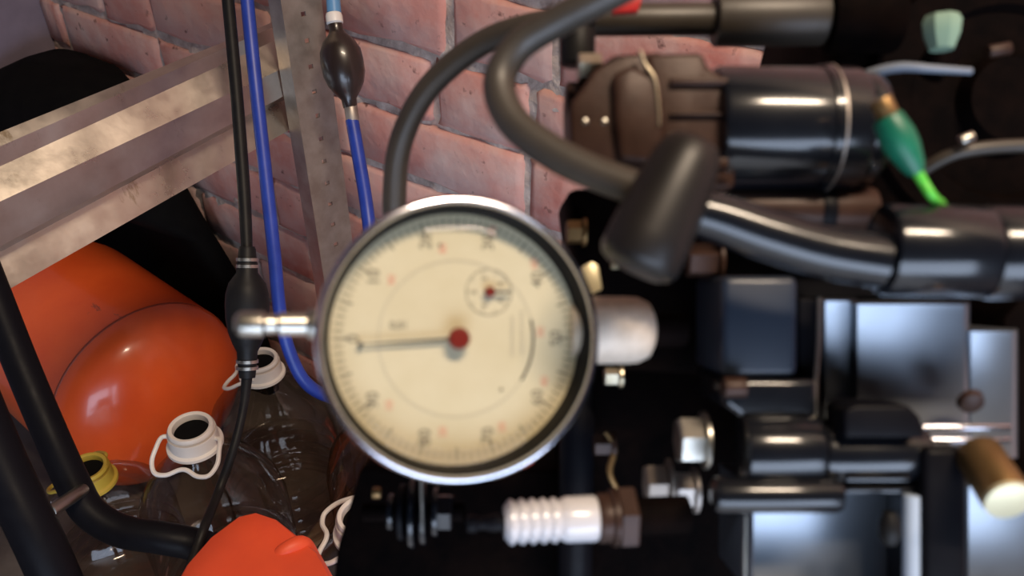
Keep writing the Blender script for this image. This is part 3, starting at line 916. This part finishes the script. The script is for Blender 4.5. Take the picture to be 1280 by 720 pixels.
hcyl('end_cover', M['blk'], 1060, 1092, 161, 69, SD, bev=9, parent=st)
bm = nb(); lathe(bm, P(1018, 161, SD), R, [(0, px(75, SD)), (0, px(78.5, SD)), (px(12, SD), px(78.5, SD)), (px(12, SD), px(75, SD))], 48, closed=True); part('clamp_band', M['blk'], bm, st)
bm = nb(); lathe(bm, P(1028, 161, SD), R, [(0, px(76, SD)), (0, px(79.5, SD)), (px(2.5, SD), px(79.5, SD)), (px(2.5, SD), px(76, SD))], 48, closed=True); part('steel_edge', M['galv_dull'], bm, st)
bm = nb(); lathe(bm, P(912, 211, .187), -F, [(0, 0), (0, px(5.5, .187)), (px(3, .187), px(4, .187)), (px(3, .187), 0)], 16); part('rivet', M['chrome'], bm)
lo_ = hcyl('lower_canister', M['brown'], 905, 1092, 262, 28, .203, bev=5)
hcyl('canister_band', M['blk2'], 1020, 1038, 262, 30, .203, parent=lo_)
# nuts at the far left of the starter
bm = nb(); hexnut(bm, P(722, 86, .205), P(752, 86, .205), px(19, .205)); part('hex_bolt', M['zinc'], bm)
bm = nb(); cyl(bm, P(706, 140, .212), P(758, 140, .212), px(37, .21)); part('terminal_boss', M['brown'], bm)
bm = nb(); cyl(bm, P(735, 182, .195), P(770, 182, .195), px(13, .195), seg=6); part('hex_bolt', M['yzinc'], bm)
for x in (731, 755):
    bm = nb(); lathe(bm, P(x, 153, .193), -F, [(0, 0), (0, px(5, .193)), (px(6, .193), px(4, .193)), (px(8, .193), 0)], 16); part('stud', M['steel'], bm)
bm = nb(); cyl(bm, P(722, 38, .215), P(722, 82, .215), px(22, .215)); part('cable_boot', M['rub'], bm)
# small bolts seen round the gauge
def bolt(x, y, d, r, m, L=18, dirx=1, wash=True):
    bm = nb(); a = P(x, y, d)
    ax_ = (R*dirx).normalized()
    hexnut(bm, a, a + ax_*px(L, d), px(r, d), ph=0.2)
    o = part('hex_bolt', m, bm)
    if wash:
        bm = nb(); cyl(bm, a + ax_*px(L, d), a + ax_*px(L+5, d), px(r*1.2, d)); part('washer', m, bm, o)
bolt(708, 290, .235, 15, M['brass'], 20)
bolt(755, 470, .238, 13, M['zinc'], 18)
bolt(742, 556, .238, 14, M['brown'], 22)
bolt(846, 550, .205, 30, M['steel'], 32)
bolt(806, 606, .225, 27, M['postm'], 28)
bolt(842, 612, .222, 24, M['galv_dull'], 24)
bolt(858, 325, .21, 22, M['brown'], 38)
bm = nb(); prism(bm, [(727, 334), (740, 327), (748, 332), (753, 362), (740, 368), (731, 352)], .212, .004, .0004); part('cream_tab', M['yzinc'], bm)
bm = nb(); pbox(bm, 765, 325, 774, 336, .225, .004, .0003); part('cream_tab', M['yzinc'], bm)
bm = nb(); tube(bm, [(P(757, 540, .236), px(3, .236)), (P(768, 560, .236), px(4, .236)), (P(762, 590, .235), px(4, .235)), (P(772, 612, .235), px(3, .235))]); part('link_wire', M['brass'], bm)
# right-hand housings
bm = nb(); pbox(bm, 903, 345, 998, 472, .196, .03, .0018, 3); part('side_cover', M['bluegrey'], bm)
bm = nb(); pbox(bm, 998, 372, 1026, 600, .199, .03, .0008, 3); part('joint_flange', M['blk2'], bm)
bm = nb(); tube(bm, [(P(1024, 372, .1965), px(2.6, .197)), (P(1023, 430, .1962), px(2.6, .197)), (P(1019, 490, .1955), px(2.4, .197)), (P(1020, 560, .195), px(2.4, .197)), (P(1014, 592, .195), px(2.4, .197)), (P(996, 604, .196), px(2.2, .197))]); part('gasket_edge', M['steel'], bm)
def overhang(x0, x1, sec, name, m, th=0.03):
    """casting whose face is bent out at the top to mirror the door light: sec = (picture height, real distance) down its face"""
    bm = nb()
    rows = []
    for x, kd in ((x0, 0.0012), (x0 + 6, 0), (x1 - 8, 0), (x1 - 2, 0.0008), (x1, 0.003)):
        front = [bm.verts.new(P(x, y, d + kd)) for y, d in sec]
        back = [bm.verts.new(P(x, y, d) + F*th) for y, d in (sec[-1], sec[0])]
        rows.append(front + back)
    for A, B in zip(rows, rows[1:]):
        for k in range(len(A)):
            j = (k+1) % len(A)
            bm.faces.new((A[k], A[j], B[j], B[k]))
    bm.faces.new(rows[0]); bm.faces.new(rows[-1])
    return part(name, m, bm, smooth=40)
def curve_sec(y0, y1, d0, depth, n=14, roll=5):  # bend invented so the mirrored daylight fades down the face
    out = [(y0 - 1, d0 + 0.004), (y0, d0 + 0.001)]
    for i in range(n+1):
        t = i/n
        out.append((y0 + roll*0.5 + (y1-y0)*t, d0 + depth*(y1-y0)*d0/FPX*(t - 0.95*t*t)))
    return out
overhang(1026, 1070, curve_sec(374, 560, .200, .40), 'housing_collar', M['housing'])
overhang(1066, 1212, curve_sec(378, 560, .198, .42), 'housing', M['housing'])
overhang(1208, 1272, curve_sec(412, 570, .2000, .36), 'housing_step', M['housing'])
bm = nb(); prism(bm, [(903, 474), (1022, 474), (1022, 525), (930, 525), (903, 505)], .194, .03, .0016, 3); part('upper_ledge', M['blk'], bm)
bm = nb(); cyl(bm, P(904, 484, .193), P(932, 484, .193), px(13, .193)); part('ledge_stud', M['brown'], bm)
hcyl('lower_barrel', M['blk'], 926, 1020, 562, 44, .195, bev=4)
hcyl('lower_barrel_end', M['blk'], 1022, 1154, 566, 37, .195, bev=7)
bm = nb(); prism(bm, [(1056, 512), (1070, 506), (1136, 506), (1152, 522), (1158, 548), (1056, 548)], .185, .012, .0010, 3); part('lug', M['blk2'], bm)
hcyl('round_end_pin', M['blk'], 890, 1052, 618, 23, .190, bev=9)
bm = nb(); pbox(bm, 1058, 594, 1140, 603, .188, .01, .0007); part('spacer_bar', M['blk'], bm)
bm = nb(); pbox(bm, 1058, 609, 1168, 617, .190, .01, .0006); part('spacer_bar', M['blk'], bm)
hcyl('shaft', M['chrome'], 1152, 1262, 534, 4.5, .193)
hcyl('shaft', M['chrome'], 1155, 1262, 550, 4.0, .193)
bm = nb(); lathe(bm, P(1212, 500, .194), -F - U*0.6, [(0, 0), (0, px(17, .19)), (px(8, .19), px(15, .19)), (px(12, .19), 0)], 24); part('dull_stud', M['brown'], bm)
overhang(936, 1135, curve_sec(612, 740, .206, .38), 'lower_housing', M['housing'])
overhang(1205, 1330, curve_sec(606, 760, .203, .38), 'lower_housing', M['housing'])
bm = nb(); tube(bm, [(P(932, 645, .20), px(3, .2)), (P(931, 690, .20), px(3, .2)), (P(931, 760, .20), px(3, .2))]); part('gasket_edge', M['steel'], bm)
bm = nb(); pbox(bm, 1156, 560, 1210, 900, .186, .02, .0016, 3); part('black_strut', M['blk2'], bm)
bm = nb(); cyl(bm, P(1141, 618, .19), P(1141, 900, .19), px(12, .19)); part('bright_pin', M['grey'], bm)
bm = nb(); lathe(bm, P(1112, 640, .187), -U, [(0, 0), (0, px(9, .187)), (px(12, .187), px(14, .187)), (px(28, .187), px(15, .187)), (px(40, .187), px(8, .187)), (px(42, .187), 0)], 24); part('black_knob', M['rub'], bm)
bm = nb(); prism(bm, [(1256, 395), (1300, 340), (1500, 340), (1500, 900), (1330, 900), (1262, 560), (1245, 470)], .212, .06, .003); part('rear_bracket', M['blk3'], bm)
bp_ = nb(); a_, b_ = P(1222, 566, .186), P(1258, 622, .174)
cyl(bp_, a_, b_, px(29, .18)); bo = part('brass_plug', M['brass'], bp_)
bm = nb(); cyl(bm, b_, b_ + (b_-a_).normalized()*0.0012, px(28.5, .176)); part('plug_face', M['cream'], bm, bo)
# coupling on the right with the glossy elbow tube
cp = hcyl('coupling', M['blk'], 1100, 1228, 312, 58, .176, y2=315, bev=7)
hcyl('coupling_cap', M['blk'], 1224, 1330, 316, 59, .176, bev=8, parent=cp)
# ledge under clip and dark panel
bm = nb(); prism(bm, [(880, 296), (1100, 316), (1100, 372), (905, 372)], .215, .03, .001); part('top_shelf', M['blk2'], bm)
# levers and knobs upper right
bm = nb()
tube(bm, [(P(1062, 104, .200), px(5, .2)), (P(1088, 92, .197), px(6, .2)), (P(1125, 84, .194), px(6, .2)), (P(1165, 86, .192), px(5, .2)), (P(1214, 89, .192), px(4, .2))]); part('lever', M['greyd'], bm)
bm = nb(); lathe(bm, P(1177, 62, .205), U, [(0, 0), (0, px(15, .205)), (px(18, .205), px(22, .205)), (px(34, .205), px(24, .205)), (px(42, .205), px(20, .205)), (px(42, .205), 0)], 8); part('green_cap', M['palegreen'], bm)
bm = nb(); cyl(bm, P(1160, 92, .215), P(1185, 60, .215), px(20, .2)); part('cap_post', M['blk3'], bm)
bm = nb(); tube(bm, [(P(1150, 215, .215), px(9, .2)), (P(1200, 190, .21), px(9, .2)), (P(1290, 182, .21), px(9, .2)), (P(1400, 190, .21), px(9, .2))]); part('dark_cable', M['rubhose'], bm)
bm = nb(); cyl(bm, P(1200, 176, .207), P(1216, 170, .207), px(7, .2)); part('small_screw', M['steel'], bm)
bm = nb(); cyl(bm, P(1235, 65, .207), P(1262, 60, .207), px(8, .2)); part('small_screw', M['brown'], bm)
# stack of discs and bolt under the gauge
D5 = .235
for i, (x, rr, m) in enumerate(((486, 22, 'blk'), (500, 34, 'blk2'), (514, 44, 'blk'), (528, 40, 'blk'), (542, 30, 'blk'))):
    bm = nb(); cyl(bm, P(x, 640, D5), P(x+6, 640, D5), px(rr, D5)); part('disc_washer', M[m], bm)
bm = nb(); hexnut(bm, P(545, 640, D5), P(566, 640, D5), px(23, D5)); part('disc_nut', M['blk'], bm)
bm = nb(); cyl(bm, P(455, 640, D5+.01), P(580, 640, D5+.005), px(12, D5)); part('disc_shaft', M['blk3'], bm)
bm = nb(); cyl(bm, P(466, 616, D5), P(476, 616, D5), px(7, D5)); part('small_screw', M['brass'], bm)
bm = nb(); tube(bm, [(P(526, 590, .222), px(1.6, .22)), (P(527, 630, .222), px(1.6, .22)), (P(528, 665, .222), px(1.6, .22))]); part('thin_rod', M['steel'], bm)
# exhaust/under pipe dark verticals
bm = nb(); cyl(bm, P(722, 470, .25), P(718, 760, .25), px(22, .25)); part('dark_pipe', M['blk2'], bm)

# pedestal that carries the engine (below the picture)
es = Thing('engine_stand', 'black steel pedestal that carries the engine below the picture', 'stand', (0, 0, 0))
eb = P(1050, 900, .31)
es.o.location = (eb.x, eb.y, 0)
bm = nb(); wbox(bm, eb.x-0.03, eb.x+0.03, eb.y-0.03, eb.y+0.03, 0.012, eb.z-0.008, 0.002); mesh_obj('column', bm, M['blk2'], es)
bm = nb(); wbox(bm, eb.x-0.16, eb.x+0.16, eb.y-0.16, eb.y+0.16, 0.0, 0.012, 0.002); mesh_obj('base_plate', bm, M['blk2'], es)

# ------------------------------------------------------------------ spark plug
sp = Thing('spark_plug', 'spark plug with ribbed white ceramic and dark terminal below the gauge', 'spark plug', P(770, 652, .205))
D6 = .200
def SPt(x): return P(x, 655 - (x-585)*0.045, D6 + (x-585)*0.00002)
ax_ = (SPt(780) - SPt(585)).normalized(); u6 = px(1, D6)
bm = nb(); lathe(bm, SPt(583), ax_, [(0, 0), (0, 8*u6), (2*u6, 10.5*u6), (12*u6, 10.5*u6), (15*u6, 8*u6), (26*u6, 8*u6), (30*u6, 10.5*u6), (48*u6, 10.5*u6), (48*u6, 0)], 28)
mesh_obj('terminal', bm, M['blk2'], sp)
bm = nb(); pr = [(0, 0), (0, 20*u6), (3*u6, 23*u6)]
for i in range(5):
    o_ = 5 + i*13.5
    pr += [((o_+0)*u6, 26*u6), ((o_+2.5)*u6, 28*u6), ((o_+6)*u6, 28*u6), ((o_+8.5)*u6, 25.5*u6), ((o_+11)*u6, 24*u6)]
pr += [(76*u6, 27.5*u6), (80*u6, 28.5*u6), (114*u6, 29*u6), (118*u6, 27*u6), (118*u6, 0)]
lathe(bm, SPt(630), ax_, pr, 48); mesh_obj('ceramic_insulator', bm, M['ceramic'], sp)
bm = nb(); lathe(bm, SPt(746), ax_, [(0, 0), (0, 29*u6), (3*u6, 31*u6), (16*u6, 31*u6), (19*u6, 36*u6), (24*u6, 36*u6), (24*u6, 0)], 40); mesh_obj('metal_shell', bm, M['brown'], sp)
bm = nb(); lathe(bm, SPt(769), ax_, [(0, 0), (0, 36*u6), (2*u6, 41*u6), (22*u6, 41*u6), (24*u6, 38*u6), (24*u6, 0)], 6, ph=0.15); mesh_obj('hex_shell', bm, M['brown'], sp)
bm = nb(); cyl(bm, SPt(792), SPt(860), 24*u6); mesh_obj('threaded_end', bm, M['blk3'], sp)

# ------------------------------------------------------------------ thick rubber hoses
bm = nb()
A = [(560, 520, .30, 15), (520, 400, .295, 15), (496, 290, .285, 15), (494, 225, .28, 15), (502, 175, .275, 15), (525, 125, .268, 15), (560, 85, .262, 15.5), (610, 50, .255, 15.5), (665, 32, .248, 16), (720, 26, .242, 17), (775, 26, .238, 18), (800, 26, .237, 18)]
tube(bm, [(P(x, y, d), px(rr, d)) for x, y, d, rr in A], seg=24)
tag(mesh_obj('thick_rubber_hose', bm, M['rubhose']), 'thick dark rubber hose arching behind the gauge in front of the bricks', 'hose')
hz_ = Thing('looped_rubber_hose', 'thick rubber hose looping down past the starter into the black coupling', 'hose', P(720, 200, .19))
bm = nb()
Bp = [(850, -60, .178, 20), (790, -22, .18, 20), (745, 2, .183, 20), (695, 28, .187, 20), (648, 58, .19, 20), (624, 102, .19, 20.5), (640, 150, .186, 21), (690, 190, .181, 22), (745, 217, .177, 22), (810, 240, .173, 22)]
tube(bm, [(P(x, y, d), px(rr, d)) for x, y, d, rr in Bp], seg=28)
mesh_obj('hose_loop', bm, M['rubhose'], hz_)
bm = nb()
Cp = [(800, 236, .173, 22), (850, 262, .173, 27), (900, 277, .173, 31), (960, 298, .173, 33), (1030, 318, .173, 34), (1102, 330, .173, 35)]
tube(bm, [(P(x, y - 4, d), px(rr, d)) for x, y, d, rr in Cp], seg=32)
mesh_obj('elbow_tube', bm, M['blk'], hz_)
# clip that holds the hose
bm = nb()
ca_, cb_ = P(872, 172, .168), P(792, 338, .166)
Lc = (cb_ - ca_).length; uc = px(1, .167)
lathe(bm, ca_, cb_ - ca_, [(0, 0), (0.0004, uc*18), (Lc*.04, uc*32), (Lc*.10, uc*39), (Lc*.2, uc*44), (Lc*.45, uc*49), (Lc*.75, uc*52), (Lc*.92, uc*52), (Lc*.97, uc*47), (Lc, uc*36), (Lc, 0)], 36)
mesh_obj('hose_clip', bm, M['rubclip'], hz_, smooth=60)
# upper tube to the right
ut = Thing('upper_fuel_pipe', 'dark horizontal fuel pipe along the top edge with a thicker sleeve', 'pipe', P(900, 25, .235))
bm = nb(); cyl(bm, P(742, 25, .236), P(900, 24, .236), px(20, .236)); mesh_obj('pipe', bm, M['rubhose'], ut)
bm = nb(); cyl(bm, P(892, 24, .236), P(1036, 22, .236), px(34, .236)); mesh_obj('sleeve', bm, M['rubhose'], ut)
bm = nb(); cyl(bm, P(1030, 22, .236), P(1120, 22, .236), px(44, .236)); mesh_obj('pipe_end', bm, M['blk3'], ut)
bm = nb(); prism(bm, [(765, 16), (772, -12), (806, -12), (798, 14)], .213, .003, .0004); mesh_obj('red_tag', bm, M['red'], ut)

# ------------------------------------------------------------------ green connector
gcn = Thing('green_connector', 'teal green wire connector with a bright green lead by the starter end', 'connector', P(1125, 180, .17))
D7 = .172
a_, b_ = P(1108, 146, D7), P(1146, 216, D7)
L7 = (b_-a_).length; u7 = px(1, D7)
bm = nb(); lathe(bm, a_, b_-a_, [(0, 0), (0, 17*u7), (L7*.05, 19*u7), (L7*.35, 22*u7), (L7*.55, 21*u7), (L7*.85, 15*u7), (L7, 10*u7), (L7, 0)], 32); mesh_obj('boot', bm, M['green'], gcn)
bm = nb(); tube(bm, [(P(1142, 206, D7), 7*u7), (P(1154, 228, D7), 6.5*u7), (P(1166, 246, D7), 6*u7), (P(1180, 262, .180), 6*u7), (P(1185, 300, .20), 6*u7)]); mesh_obj('lead_wire', bm, M['greenw'], gcn)
bm = nb(); cyl(bm, P(1100, 124, D7), P(1112, 150, D7), 14*u7); mesh_obj('clear_sleeve', bm, M['brass'], gcn)
